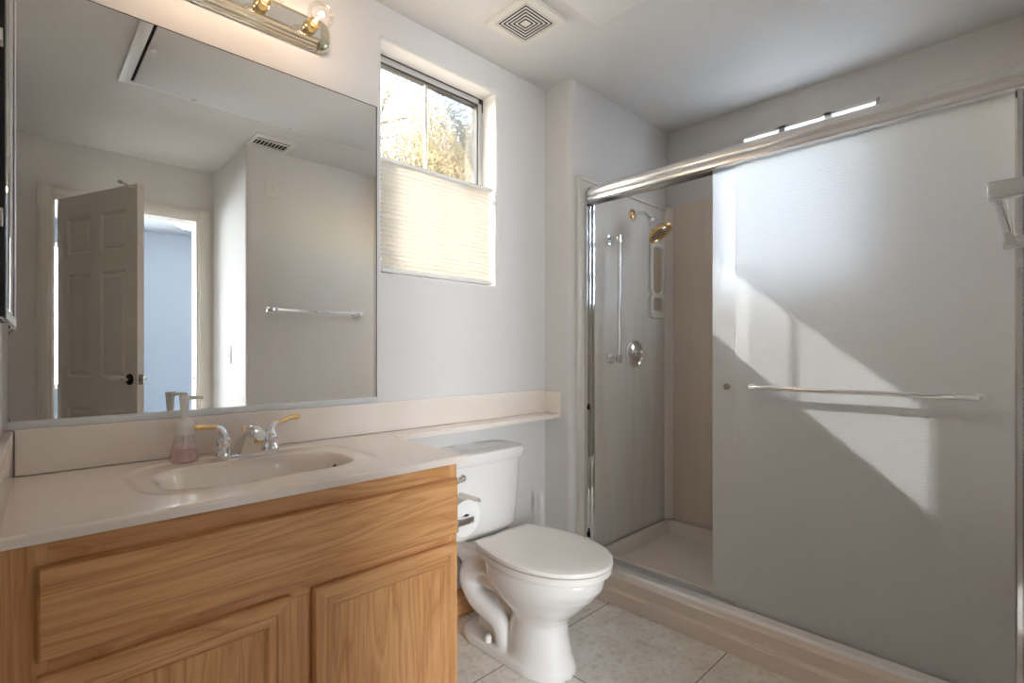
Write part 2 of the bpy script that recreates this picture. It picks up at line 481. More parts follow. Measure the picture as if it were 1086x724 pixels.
# bedroom beyond the doorway
b = BM(); box(b, -1.6, -3.7, 0, 3.1, -3.6, 2.6)
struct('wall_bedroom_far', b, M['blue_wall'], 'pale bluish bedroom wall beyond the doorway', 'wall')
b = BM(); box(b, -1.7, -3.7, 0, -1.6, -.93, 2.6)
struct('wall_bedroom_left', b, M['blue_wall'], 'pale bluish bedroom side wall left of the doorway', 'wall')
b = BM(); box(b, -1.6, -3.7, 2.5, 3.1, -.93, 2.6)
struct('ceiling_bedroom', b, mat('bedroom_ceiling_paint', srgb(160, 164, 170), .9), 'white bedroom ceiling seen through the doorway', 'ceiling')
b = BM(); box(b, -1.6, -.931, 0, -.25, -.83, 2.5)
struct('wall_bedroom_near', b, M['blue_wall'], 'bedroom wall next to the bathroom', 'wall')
t = thing('added_fill_window', (-.42, -3.6, .8), 'unseen bedroom window added as fill light beyond the open door', 'window', None, 'structure')  # unseen window put in to light the bathroom through the door
b = BM()
for a in ((-1.35, .75, -1.30, 2.25), (.45, .75, .50, 2.25), (-1.30, .75, .45, .80), (-1.30, 2.20, .45, 2.25), (-.45, .80, -.40, 2.20)): box(b, a[0], -3.6, a[1], a[2], -3.57, a[3])
obj('window_frame', b, M['trimw'], t, False)
for x0, x1 in ((-1.30, -.45), (-.40, .45)):
    b = BM(); box(b, x0, -3.6, .80, x1, -3.59, 2.20); obj('pane', b, M['fill_glow'], t, False)  # panes glow themselves as the added fill
b = BM(); box(b, -1.6, -3.6, .0005, 3.1, -.931, .012)
struct('floor_bedroom', b, mat('carpet', srgb(150, 140, 128), .95, bump=(300, .5, .01)), 'beige bedroom carpet beyond the doorway', 'floor')
# wooden base moulding on the toilet wall
b = BM(); box(b, .95, YB - .012, 0, XS - .012, YB, .12, .003)
struct('baseboard_back', b, M['oak_x'], 'honey oak baseboard behind the toilet', 'baseboard', True)
b = BM(); box(b, XS - .012, YS + .03, 0, XS, YB, .12, .003)
struct('baseboard_side', b, M['oak_y'], 'honey oak baseboard on the stub wall behind the brush', 'baseboard', True)
# ground outside
b = BM(); box(b, -30, 1.98, -.3, 30, 60, -.2)
struct('ground', b, M['ground'], 'pale gravel ground outside the window', 'ground')

b = BM(); box(b, 5.2, -3.0, -.3, 5.4, 4.4, 4.2)
struct('added_bounce_wall', b, mat('stucco', srgb(226, 236, 246), .9, bump=(40, .4, .01)), 'added unseen pale stucco wall bouncing sunlight into the shower window', 'wall')  # unseen wall added to reflect sun onto the block window

# ------------------------------------------------------------------ high window
WY = YB + .10
t = thing('window_1', (1.285, WY, WZ0), 'high aluminium window with one upright bar above the blind', 'window', None, 'structure')
b = BM()
fw = .026
for a in ((WX0, WZ0, WX0 + fw, WZ1), (WX1 - fw, WZ0, WX1, WZ1), (WX0, WZ1 - fw, WX1, WZ1), (WX0, WZ0, WX1, WZ0 + fw)):
    box(b, a[0], WY, a[1], a[2], WY + .045, a[3], .002)
obj('window_frame', b, M['alu_frame'], t)
b = BM()
g0, g1 = fw, fw + .006
for a in ((WX0 + g0, WZ0 + g0, WX0 + g1, WZ1 - g0), (WX1 - g1, WZ0 + g0, WX1 - g0, WZ1 - g0), (WX0 + g0, WZ1 - g1, WX1 - g0, WZ1 - g0)):
    box(b, a[0], WY + .004, a[1], a[2], WY + .04, a[3])
box(b, WX0 + .001, WY - .003, WZ1 - .004, WX1 - .001, WY - .0005, WZ1 - .0005)
box(b, WX1 - .006, WY - .003, WZ1 - .06, WX1 - .001, WY - .0005, WZ1 - .002)
obj('gasket', b, M['gasket'], t)
b = BM(); box(b, 1.262, WY + .014, WZ0 + fw, 1.275, WY + .020, WZ1 - fw, .002)
obj('upright_bar', b, M['plastic'], t)
b = BM(); box(b, WX0 + fw, WY + .018, WZ0 + fw, WX1 - fw, WY + .022, WZ1 - fw)
obj('pane', b, M['glass'], t, False)
b = BM()
arc = [(1.36 + .13 * k / 10, WY - .012, 1.872 + .028 * sin(pi * k / 10)) for k in range(11)]
loft(b, [[(x, y - .008, 1.862), (x, y + .008, 1.862), (x, y + .008, z), (x, y - .008, z)] for x, y, z in arc])
box(b, 1.25, WY - .02, 1.862, 1.31, WY - .002, 1.874, .002)
obj('latch', b, M['black'], t)

# ------------------------------------------------------------------ pleated blind
t = thing('pleated_blind', (1.285, YB + .03, 1.44), 'white pleated blind covering the lower half of the high window', 'blind')
b = BM()
BX0, BX1 = WX0 + .012, WX1 - .014
zt, zb_, npl = 1.862, 1.452, 23
prof = []
for k in range(npl * 2 + 1):
    z = zt - (zt - zb_) * k / (npl * 2)
    prof.append((YB + .030 + (.013 if k % 2 else -.005), z))
loft(b, [[(BX0, y, z), (BX1, y, z)] for y, z in prof], False, False, False)
obj('pleats', b, M['blind'], t, False)
b = BM(); box(b, BX0 - .004, YB + .016, zt, BX1 + .006, YB + .046, zt + .014, .003)
obj('top_rail', b, M['plastic'], t)
b = BM(); box(b, BX0 - .002, YB + .014, zb_ - .016, BX1 + .002, YB + .046, zb_, .003)
obj('bottom_rail', b, M['plastic'], t)
b = BM(); tube(b, [(BX1 + .008, YB + .02, 1.86), (BX1 + .008, YB + .02, 1.46)], .0012, 6)
lathe(b, (BX1 + .008, YB + .018, 1.80), [(0, .002), (.006, .005), (.02, .005), (.026, .002)], n=10)
obj('cord', b, M['plastic'], t)

# ------------------------------------------------------------------ glass block window in the shower
t = thing('window_2', (XB, .8, BZ0), 'frosted block window above the back of the shower, behind the chrome header', 'window', None, 'structure')
b = BM()
nb = 3; cw = (BY1 - BY0) / nb; ch = (BZ1 - BZ0) / NROW
gr = .014
for k in range(nb + 1):
    y = BY0 + cw * k; box(b, XB - .004, max(BY0, y - gr), BZ0, XB + .07, min(BY1, y + gr), BZ1)
for k in range(NROW + 1):
    z = BZ0 + ch * k; box(b, XB - .004, BY0, max(BZ0, z - gr), XB + .07, BY1, min(BZ1, z + gr))
obj('window_frame', b, M['plastic'], t)
for i in range(nb):
    for j in range(NROW):
        b = BM()
        y0, y1 = BY0 + cw * i + gr, BY0 + cw * (i + 1) - gr
        z0, z1 = BZ0 + ch * j + gr, BZ0 + ch * (j + 1) - gr
        loft(b, [[(XB + .004, y0, z0), (XB + .004, y1, z0), (XB + .004, y1, z1), (XB + .004, y0, z1)],
                 [(XB + .014, y0 + .014, z0 + .014), (XB + .014, y1 - .014, z0 + .014), (XB + .014, y1 - .014, z1 - .014), (XB + .014, y0 + .014, z1 - .014)]], False, True)
        obj('pane', b, M['block'], t, False)

# ------------------------------------------------------------------ vanity cabinet
CX1 = .93; CYF = 1.19
XL = -.034
t = thing('vanity_cabinet', (.45, 1.45, 0), 'honey oak bathroom vanity with a wide false drawer over two panelled doors', 'cabinet')
b = BM()
box(b, CX1 - .018, CYF, 0, CX1, YB - .004, ZC - .021)
box(b, XL + .004, CYF + .02, .1, XL + .02, YB - .004, ZC - .021)
box(b, XL + .02, CYF + .02, .09, CX1 - .018, YB - .004, .108)
obj('carcass', b, M['oak_z'], t)
b = BM(); box(b, XL + .02, CYF + .07, 0, CX1 - .018, CYF + .085, .09)
obj('toe_kick', b, M['oak_x'], t)
for x0, x1, z0, z1 in ((XL, .04, .09, ZC - .021), (.44, .50, .141, .564), (.90, CX1 - .0185, .09, ZC - .021)):
    b = BM(); box(b, x0, CYF - .002, z0, x1, CYF + .02, z1); obj('stile', b, M['oak_z'], t)
for z0, z1 in ((.745, ZC - .021), (.565, .63), (.09, .14)):
    b = BM(); box(b, .0405, CYF - .002, z0, .8995, CYF + .02, z1); obj('rail', b, M['oak_x'], t)
# false drawer front
b = BM()
x0, x1, z0, z1 = .026, .922, .604, .764
yo, yi = CYF - .022, CYF - .0025
e = .011
loft(b, [[(x0, yi, z0), (x1, yi, z0), (x1, yi, z1), (x0, yi, z1)], [(x0, yo + .007, z0), (x1, yo + .007, z0), (x1, yo + .007, z1), (x0, yo + .007, z1)],
         [(x0 + .004, yo + .001, z0 + .004), (x1 - .004, yo + .001, z0 + .004), (x1 - .004, yo + .001, z1 - .004), (x0 + .004, yo + .001, z1 - .004)],
         [(x0 + e, yo, z0 + e), (x1 - e, yo, z0 + e), (x1 - e, yo, z1 - e), (x0 + e, yo, z1 - e)]])
obj('drawer_front', b, M['oak_x'], t)
def door(x0, x1, z0, z1):
    s = .058
    def ring(i, y): return [(x0 + i, y, z0 + i), (x1 - i, y, z0 + i), (x1 - i, y, z1 - i), (x0 + i, y, z1 - i)]
    yo, yi = CYF - .022, CYF - .0025
    prof = [(0, yi), (0, yo + .006), (.005, yo), (.028, yo), (.033, yo + .004), (.036, yo + .002), (s - .008, yo + .002), (s, yo + .010)]
    R = [ring(i, y) for i, y in prof]
    p = BM(); box(p, x0 + s - .001, yo + .010, z0 + s - .001, x1 - s + .001, yi, z1 - s + .001)
    d = obj('door', p, M['oak_z'], t, False)
    for k, nm, mm in ((0, 'rail', 'oak_x'), (2, 'rail', 'oak_x'), (1, 'stile', 'oak_z'), (3, 'stile', 'oak_z')):
        bb = BM(); j = (k + 1) % 4
        loft(bb, [[a[k], a[j]] for a in R], False, False, False)
        obj(nm, bb, M[mm], d)
door(.026, .446, .118, .578)
door(.497, .920, .118, .578)

# ------------------------------------------------------------------ countertop with moulded basin
t = thing('countertop', (.47, 1.45, ZC), 'cream cultured marble counter with moulded oval basin and narrow shelf over the toilet', 'countertop')
b = BM()
CYT = 1.158; CXE = .952
def sm(a, c, x):
    u = max(0, min(1, (x - a) / (c - a))); return u * u * (3 - 2 * u)
def hz(x, y):
    def se(cx, cy, a, bb, n): return (abs((x - cx) / a) ** n + abs((y - cy) / bb) ** n) ** (1 / n)
    d = 1 - sm(.93, 1.0, se(.468, 1.438, .288, .217, 3.6))
    d *= sm(1.24, 1.36, y)
    q = se(.462, 1.425, .234, .148, 3.2)
    bowl = 1 - sm(.45, 1.0, q)
    z = ZC - .004 * d
    z -= .125 * (1 - (1 - bowl) ** 3.2) if q < 1 else 0
    # eased front nose
    f = max(0, 1 - (y - CYT) / .007); z -= .007 * (1 - sqrt(max(0, 1 - f * f)))
    f = max(0, 1 - (CXE - x) / .006) if y < 1.562 else 0; z -= .006 * (1 - sqrt(max(0, 1 - f * f)))
    return z
nx, ny = 190, 112
ysl = [CYT + .007 * (1 - cos(pi / 2 * k / 4)) for k in range(4)] + [CYT + .007 + (1.702 - CYT - .007) * k / (ny - 1) for k in range(ny)]
top = []
for y in ysl:
    xa = xl(y) + .003
    top.append([b.verts.new((xa + (CXE - xa) * i / (nx - 1), y, hz(xa + (CXE - xa) * i / (nx - 1), y))) for i in range(nx)])
for r0, r1 in zip(top[:-1], top[1:]):
    for i in range(nx - 1): b.faces.new((r0[i], r0[i + 1], r1[i + 1], r1[i]))
def skirt(line):
    lo = [b.verts.new((v.co.x, v.co.y, ZC - .02)) for v in line]
    for i in range(len(line) - 1): b.faces.new((line[i], lo[i], lo[i + 1], line[i + 1]))
skirt(top[0]); skirt([r[-1] for r in top])
# shelf over the toilet
out = [(CXE, 1.702), (CXE, 1.565)] + [(CXE + .036 * (1 - cos(pi / 2 * k / 6)), 1.562 + .036 * sin(pi / 2 * k / 6)) for k in range(1, 7)] + [(1.60, 1.606), (XS - .002, 1.618), (XS - .002, 1.702)]
prism(b, out[::-1], ZC - .02, ZC, .0015, 1)
slab = obj('slab', b, M['marble'], t, True, 35)
b = BM(); box(b, xl(YB) + .022, 1.702, ZC + .001, XS - .002, YB - .001, .942, .003)
obj('backsplash', b, M['marble'], t)
b = BM(); prism(b, [(xl(CYT) + .002, CYT + .002), (xl(CYT) + .021, CYT + .002), (xl(1.70) + .021, 1.702), (xl(1.72) + .021, YB - .001), (xl(1.72) + .002, YB - .001)], ZC + .001, .942, .003)
obj('side_splash', b, M['marble'], t)
b = BM(); box(b, XS - .02, 1.612, ZC + .001, XS - .002, 1.701, .936, .003)
obj('end_splash', b, M['marble'], t)
b = BM(); lathe(b, (.462, 1.425, ZC - .1305), [(0, .03), (.003, .03), (.004, .022), (.001, .019), (.001, .0)], n=28)
obj('drain', b, M['chrome'], t)
b = BM(); lathe(b, (.672, 1.435, ZC - .036), [(-.004, .006), (.004, .006)], axis=(-.75, 0, .65), n=14)
obj('overflow_hole', b, M['gasket'], t)

# ------------------------------------------------------------------ faucet
FX, FY, FZ = .487, 1.607, ZC - .0036
t = thing('faucet', (FX, FY, FZ), 'chrome two-handle basin faucet with gold lever tips', 'faucet')
b = BM()
prism(b, rrect(FX - .082, FY - .024, FX + .082, FY + .024, .023, 6), FZ, FZ + .012, .003)
obj('base_plate', b, M['chrome'], t)
b = BM()   # spout: broad wedge rising towards the basin
rings = []
path = [(FY + .022, .012, .012, .033, .030), (FY + .014, .040, .016, .027, .026), (FY - .012, .062, .018, .021, .022), (FY - .048, .078, .018, .018, .017), (FY - .082, .080, .015, .0165, .014), (FY - .104, .072, .011, .015, .011), (FY - .112, .066, .006, .010, .006)]
for y, z, hh, hw, hw2 in path:
    n = 16; rg = []
    for k in range(n):
        a = 2 * pi * k / n; ca, sa = cos(a), sin(a)
        q = (abs(ca) ** 3 + abs(sa) ** 3) ** (-1 / 3)
        rg.append((FX + hw * ca * q, y + (.004 * sa), FZ + z + hh * sa * q))
    rings.append(rg)
loft(b, rings)
# front skirt of the spout meeting the plate
loft(b, [[(FX - .036, FY + .02, FZ + .011), (FX + .036, FY + .02, FZ + .011), (FX + .030, FY - .028, FZ + .011), (FX - .030, FY - .028, FZ + .011)],
         [(FX - .018, FY + .006, FZ + .068), (FX + .018, FY + .006, FZ + .068), (FX + .016, FY - .050, FZ + .070), (FX - .016, FY - .050, FZ + .070)]])
obj('spout', b, M['chrome'], t)
b = BM(); lathe(b, (FX, FY - .094, FZ + .066), [(0, .0115), (-.014, .0125), (-.017, .010)], n=18)
obj('aerator', b, M['gold'], t)
b = BM(); lathe(b, (FX, FY + .028, FZ + .001), [(0, .004), (.055, .004), (.06, .006), (.066, .009), (.074, .009), (.08, .003)], n=14)
obj('lift_rod', b, M['gold'], t)
for s in (-1, 1):
    hx = FX + s * .064
    b = BM()
    lathe(b, (hx, FY, FZ + .010), [(0, .025), (.004, .0255), (.012, .021), (.022, .0165), (.026, .0175), (.030, .019), (.038, .0205), (.046, .019), (.050, .0155), (.053, .0145), (.060, .0135)], n=28)
    tube(b, [(hx, FY, FZ + .062), (hx + s * .001, FY, FZ + .074), (hx + s * .008, FY - .002, FZ + .086), (hx + s * .020, FY - .003, FZ + .092)], [.0135, .0115, .009, .007], 16, 5)
    h = obj('handle', b, M['chrome'], t)
    b = BM()
    ex, ez = (.058, .096) if s < 0 else (.066, .102)
    tube(b, [(hx + s * .018, FY - .003, FZ + .092), (hx + s * .03, FY - .004, FZ + .093), (hx + s * ex * .8, FY - .006, FZ + ez - .001), (hx + s * (ex + .008), FY - .007, FZ + ez + .001), (hx + s * (ex + .016), FY - .007, FZ + ez)], [.006, .0062, .0068, .0085, .005], 14, 4)
    g = obj('lever', b, M['gold'], h); g['label'] = 'gold lever tip'

# ------------------------------------------------------------------ soap dispenser
SX, SY = .331, 1.625
t = thing('soap_dispenser', (SX, SY, ZC), 'clear foaming soap bottle with pink soap and white pump left of the faucet', 'soap dispenser')
b = BM()
lathe(b, (SX, SY, ZC + .001), [(0, .031), (.002, .034), (.006, .0345), (.03, .031), (.055, .0255), (.07, .0225), (.074, .0215)], n=32)
obj('bottle', b, M['bottle'], t)
b = BM(); lathe(b, (SX, SY, ZC + .003), [(0, .030), (.003, .0325), (.025, .0297), (.036, .0278), (.0362, .001)], n=32)
obj('liquid', b, M['soap'], t)
b = BM(); tube(b, [(SX, SY, ZC + .006), (SX, SY, ZC + .075)], .0025, 8); lathe(b, (SX, SY, ZC + .05), [(0, .004), (.004, .005), (.02, .005), (.024, .003)], n=12)
obj('dip_tube', b, M['ivory'], t)
b = BM(); lathe(b, (SX, SY, ZC + .074), [(0, .0215), (.022, .0215), (.034, .0205), (.040, .017), (.043, .010), (.0435, 0)], n=32)
obj('collar', b, M['plastic'], t)
b = BM(); lathe(b, (SX, SY, ZC + .115), [(0, .0085), (.03, .0095), (.052, .0115), (.060, .0125), (.066, .0118), (.068, .004)], n=24)
tube(b, [(SX, SY, ZC + .173), (SX + .02, SY - .002, ZC + .174), (SX + .045, SY - .004, ZC + .172)], [.007, .0055, .0042], 12)
obj('pump', b, M['plastic'], t)

# ------------------------------------------------------------------ wall mirror
t = thing('wall_mirror', (.475, YB, .95), 'large frameless vanity mirror with a silver bottom channel', 'mirror')
b = BM(); box(b, xl(YB) + .012, YB - .006, .952, .962, YB - .001, 2.040)
obj('glass', b, M['mirror'], t, False)
b = BM(); box(b, xl(YB) + .010, YB - .011, .9425, .966, YB - .0065, .962, .001); box(b, xl(YB) + .010, YB - .0064, .9425, .966, YB - .001, .9515)
obj('bottom_channel', b, mat('silver_channel', (.72, .72, .72, 1), .35, .35), t)
b = BM()
box(b, .962, YB - .006, .952, .966, YB - .001, 2.042)
box(b, xl(YB) + .012, YB - .006, 2.040, .966, YB - .001, 2.043)
obj('edge_strip', b, M['gasket'], t)

# ------------------------------------------------------------------ vanity light bar
t = thing('vanity_light', (.47, YB, 2.2), 'brass bar light with clear globe bulbs above the mirror', 'light fixture')
LX0, LX1, LZ0, LZ1 = .165, .735, 2.150, 2.262
b = BM()
# ribbed base, section in Y,Z
sec = [(0, LZ0), (-.006, LZ0), (-.008, LZ0 + .005), (-.014, LZ0 + .006), (-.016, LZ0 + .013), (-.024, LZ0 + .015), (-.027, LZ0 + .022), (-.038, LZ0 + .025)]
sec = sec + [(y, LZ0 + LZ1 - z) for y, z in sec[::-1]]
loft(b, [[(x, YB - .001 + y, z) for y, z in sec] for x in (LX0, LX1)])
obj('back_plate', b, M['pale_brass'], t, True, 20)
b = BM(); box(b, LX0 - .001, YB - .0405, LZ0 + .031, LX1 + .001, YB - .0385, LZ1 - .031)
obj('mirror_strip', b, M['mirror'], t, False)
for s, xx in ((-1, LX0), (1, LX1)):
    b = BM()
    zc_ = (LZ0 + LZ1) / 2
    # quarter-dome end cap
    n = 14
    rings = []
    for k in range(8):
        a = pi / 2 * k / 7.3
        rr = cos(a)
        rings.append([(xx + s * (.001 + .045 * sin(a)), YB - .001 - .041 * sin(pi * j / n) ** .6 * rr ** .7, zc_ + (LZ1 - LZ0) / 2 * .98 * cos(pi * j / n) * (rr ** .5)) for j in range(n + 1)])
    loft(b, rings)
    obj('end_cap', b, M['pale_brass'], t)
for k in range(4):
    bx_ = .700 - .1525 * k; bz = 2.206
    b = BM(); lathe(b, (bx_, YB - .041, bz), [(0, .021), (.004, .0225), (.018, .0205), (.030, .0175), (.034, .0165)], axis=(0, -1, 0), n=24)
    s = obj('socket', b, M['brass'], t)
    b = BM()
    prof = [(.032, .0135), (.042, .016), (.050, .024)]
    rb = .040; c0 = .082
    for q in range(1, 15):
        a = pi * (.20 + .80 * q / 14)
        prof.append((c0 - rb * cos(a), rb * sin(a)))
    lathe(b, (bx_, YB - .041, bz), prof, axis=(0, -1, 0), n=32)
    obj('bulb', b, M['bulb'], s)
    b = BM(); lathe(b, (bx_, YB - .041, bz), [(.036, .008), (.05, .007), (.07, .003), (.074, .002)], axis=(0, -1, 0), n=12)
    obj('bulb_stem', b, M['plastic'], s)
    b = BM(); tube(b, [(bx_ - .008, YB - .041 - .084, bz), (bx_ - .003, YB - .041 - .092, bz + .003), (bx_ + .003, YB - .041 - .092, bz + .004), (bx_ + .008, YB - .041 - .084, bz)], .0022, 8, 3)
    obj('filament', b, M['filament'], s)
    L = bpy.data.lights.new('bulb_light', 'POINT'); L.energy = BULB_W; L.color = (1, .80, .64); L.shadow_soft_size = .012
    lo = bpy.data.objects.new('bulb_light', L); COL.objects.link(lo); lo.parent = t
    lo.location = Vector((bx_, YB - .041 - .098, bz)) - t.location

# ------------------------------------------------------------------ toilet
TX = 1.372
t = thing('toilet', (TX, 1.35, 0), 'white two-piece toilet with closed lid between the vanity and the shower', 'toilet')
def egg(yf, yb, hw, z, n=40, wide=.52, pw=2.2):
    yc = yf + (yb - yf) * wide; r = []
    for k in range(n):
        a = 2 * pi * k / n
        c, s = cos(a), sin(a)
        p = 2.0 if s < 0 else pw
        q = (abs(c) ** p + abs(s) ** p) ** (-1 / p)
        r.append((TX + hw * c * q, yc + s * q * ((yb - yc) if s > 0 else (yc - yf)), z))
    return r
b = BM()
loft(b, [egg(1.118, 1.40, .112, 0, wide=.5), egg(1.120, 1.40, .110, .02, wide=.5), egg(1.135, 1.39, .099, .06, wide=.5), egg(1.150, 1.38, .091, .13, wide=.5),
         egg(1.150, 1.37, .090, .175, wide=.5), egg(1.128, 1.39, .104, .205, wide=.5), egg(1.085, 1.42, .134, .245, wide=.52), egg(1.035, 1.45, .163, .295, wide=.55),
         egg(1.009, 1.47, .176, .33, wide=.57), egg(1.003, 1.475, .178, .355, wide=.58), egg(1.005, 1.475, .177, .370, wide=.58), egg(1.016, 1.47, .168, .377, wide=.58)])
# rear deck carrying the tank
def rr(x, y0, y1, z, r=.03, n=5): return [(a, c, z) for a, c in rrect(TX - x, y0, TX + x, y1, r, n)]
loft(b, [rr(.075, 1.36, 1.56, .22), rr(.085, 1.36, 1.62, .28), rr(.105, 1.36, 1.68, .34), rr(.125, 1.38, 1.69, .372), rr(.125, 1.38, 1.69, .388)])
# trapway on both sides and the foot
for s in (-1, 1):
    x = TX + s * .062
    tube(b, [(x - s * .01, 1.40, .27), (x, 1.47, .315), (x + s * .008, 1.545, .29), (x + s * .008, 1.572, .23), (x + s * .004, 1.53, .165), (x, 1.46, .135), (x - s * .004, 1.40, .10), (x - s * .006, 1.375, .02)], [.04, .046, .047, .046, .043, .040, .040, .042], 18, 6)
box(b, TX - .035, 1.36, .0, TX + .035, 1.58, .27, .02, 3)
prism(b, rrect(TX - .112, 1.15, TX + .112, 1.635, .10, 8), 0, .036, .012, 3)
bw = obj('bowl', b, M['china'], t)
md = bw.modifiers.new('weld', 'REMESH'); md.mode = 'VOXEL'; md.voxel_size = .0055; md.use_smooth_shade = True
md = bw.modifiers.new('soften', 'SMOOTH'); md.factor = .5; md.iterations = 7
def seat_outline(yf, yb, hw, hb, n=44):
    r = []
    yc = yf + (yb - yf) * .56
    for k in range(n + 1):       # front curve from right to left
        a = pi * k / n
        r.append((TX + hw * cos(a) * (1 - 0), yc - (yc - yf) * sin(a) ** .92))
    m = 8                       # straight tapering back part
    L = [(TX - hw + (hw - hb) * (q / m) ** 1.7, yc + (yb - yc) * q / m) for q in range(1, m + 1)]
    Rr = [(2 * TX - x, y) for x, y in L[::-1]]
    return (r + L + Rr)[::-1]
b = BM(); prism(b, seat_outline(.981, 1.462, .190, .138), .386, .4055, .006, 3)
obj('seat', b, M['seat'], t)
b = BM()
ol = seat_outline(.977, 1.466, .191, .142)
cx_, cy_ = TX, 1.25
rings = []
for sc, z in ((.985, .4085), (1.0, .411), (1.0, .419), (.992, .4235), (.97, .4255), (.85, .4275), (.5, .429), (.02, .4295)):
    rings.append([(cx_ + (x - cx_) * sc, cy_ + (y - cy_) * sc, z) for x, y in ol])
loft(b, rings)
obj('lid', b, M['seat'], t)
for s in (-1, 1):
    b = BM(); lathe(b, (TX + s * .075, 1.487, .402), [(-.018, .010), (.018, .010)], axis=(1, 0, 0), n=16); box(b, TX + s * .075 - .018, 1.475, .388, TX + s * .075 + .018, 1.50, .402, .002)
    obj('hinge', b, M['plastic'], t)
b = BM()
def tank(hw, yf, z, bul=.014):
    o = []
    for x, y in rrect(-hw, yf, hw, YB - .016, .035, 6):
        f = max(0, 1 - (x / hw) ** 2); 
        if y < 1.6: y -= bul * f
        o.append((TX + x, y, z))
    return o
# denser outline so that the front bulges
def tankring(hw, yf, z, bul=.016, n=64):
    o = []; yb = YB - .016; yc = (yf + yb) / 2
    for k in range(n):
        a = 2 * pi * k / n + pi / n; c, s = cos(a), sin(a)
        q = (abs(c) ** 4.6 + abs(s) ** 4.6) ** (-1 / 4.6)
        x = hw * c * q; y = yc + (yb - yc) * s * q
        if s < 0: y -= bul * max(0, 1 - (x / hw) ** 2)
        o.append((TX + x, y, z))
    return o
loft(b, [tankring(.150, 1.565, .388), tankring(.172, 1.555, .394), tankring(.182, 1.548, .41), tankring(.190, 1.542, .5), tankring(.200, 1.536, .685)])
obj('tank', b, M['china'], t)
b = BM(); loft(b, [tankring(.203, 1.532, .686), tankring(.212, 1.522, .690), tankring(.214, 1.519, .700), tankring(.214, 1.519, .722), tankring(.209, 1.526, .732), tankring(.19, 1.545, .736)])
obj('tank_lid', b, M['china'], t)
b = BM(); lathe(b, (TX - .145, 1.535, .645), [(0, .015), (.006, .016), (.011, .012)], axis=(0, -1, 0), n=20)
tube(b, [(TX - .145, 1.521, .645), (TX - .165, 1.515, .643), (TX - .195, 1.515, .636)], [.006, .0055, .007], 12)
obj('flush_lever', b, M['chrome'], t)
for s in (-1, 1):
    b = BM(); lathe(b, (TX + s * .091, 1.445, .0335), [(0, .014), (.018, .0135), (.026, .011), (.030, .004)], n=18)
    obj('bolt_cap', b, M['plastic'], t)

# ------------------------------------------------------------------ toilet brush
t = thing('toilet_brush', (1.768, 1.625, 0), 'white toilet brush standing in its holder in the corner behind the toilet', 'toilet brush')
bx0, by0 = 1.768, 1.625
b = BM(); lathe(b, (bx0, by0, .001), [(0, .052), (.006, .055), (.09, .048), (.11, .040), (.112, .036), (.02, .034), (.015, 0)], n=28)
obj('holder', b, M['plastic'], t)
b = BM(); tube(b, [(bx0, by0, .05), (bx0, by0, .33), (bx0, by0, .37), (bx0 - .001, by0, .42), (bx0 - .001, by0, .455), (bx0 - .001, by0, .47)], [.006, .006, .008, .015, .015, .006], 14, 4, .6)
obj('handle', b, M['plastic'], t)

# ------------------------------------------------------------------ paper holder and roll
t = thing('toilet_paper_holder', (CX1, 1.27, .62), 'chrome paper holder arm on the right side of the oak vanity', 'paper holder')
for y in (1.208, 1.345):
    b = BM(); box(b, CX1 + .0005, y - .02, .597, CX1 + .008, y + .02, .637, .002)
    box(b, CX1 + .007, y - .008, .606, CX1 + .078, y + .008, .628, .003)
    obj('bracket', b, M['chrome'], t)
b = BM(); lathe(b, (CX1 + .066, 1.217, .617), [(0, .008), (.119, .008)], axis=(0, 1, 0), n=16)
obj('roller', b, M['chrome'], t)
b = BM()
yr0, yr1 = 1.225, 1.328
n = 40
for yy in ((yr0, yr1),):
    prof = [(0, .014), (.001, .056), (yr1 - yr0 - .001, .056), (yr1 - yr0, .014), (0, .014)]
    lathe(b, (CX1 + .066, yr0, .617), prof, axis=(0, 1, 0), n=n, cap=False)
# loose folded end of the sheet
fold = [(CX1 + .066 + .057 * cos(a), .617 + .057 * sin(a)) for a in [pi * (.62 - .36 * k / 8) for k in range(9)]] + [(CX1 + .122, .668), (CX1 + .131, .652)]
loft(b, [[(x, yr0 + .003, z), (x, yr1 - .003, z)] for x, z in fold], False, False, False)
tag(obj('toilet_paper_roll', b, M['paper']), 'white toilet paper roll on the chrome holder beside the tank', 'toilet paper')

# ------------------------------------------------------------------ ceiling fixtures
t = thing('exhaust_fan_grille', (1.445, 1.41, H), 'square exhaust fan grille with nested slots on the ceiling by the window', 'exhaust fan')
b = BM()
fx0, fx1, fy0, fy1 = 1.334, 1.556, 1.288, 1.527
cx_, cy_ = (fx0 + fx1) / 2, (fy0 + fy1) / 2
def sqring(bm, a0, a1, bb0, bb1, z0, z1):
    for q in ((cx_ - a1, cy_ - bb1, cx_ + a1, cy_ - bb0), (cx_ - a1, cy_ + bb0, cx_ + a1, cy_ + bb1), (cx_ - a1, cy_ - bb0, cx_ - a0, cy_ + bb0), (cx_ + a0, cy_ - bb0, cx_ + a1, cy_ + bb0)):
        box(bm, q[0], q[1], z0, q[2], q[3], z1)
a, c = (fx1 - fx0) / 2, (fy1 - fy0) / 2
sqring(b, .086, a, .086, c, H - .014, H - .0005)
for k in range(6):
    o = .0835 - .0135 * k
    sqring(b, o - .0058, o, o - .0058, o, H - .014, H - .0125)
box(b, cx_ - .012, cy_ - .012, H - .014, cx_ + .012, cy_ + .012, H - .0125)
obj('grille', b, M['ivory'], t, False)
b = BM(); box(b, cx_ - .086, cy_ - .086, H - .004, cx_ + .086, cy_ + .086, H - .001)
obj('fan_shade_sheet', b, M['dark'], t, False)  # dark sheet paints the shade behind the fan slots, no real recess

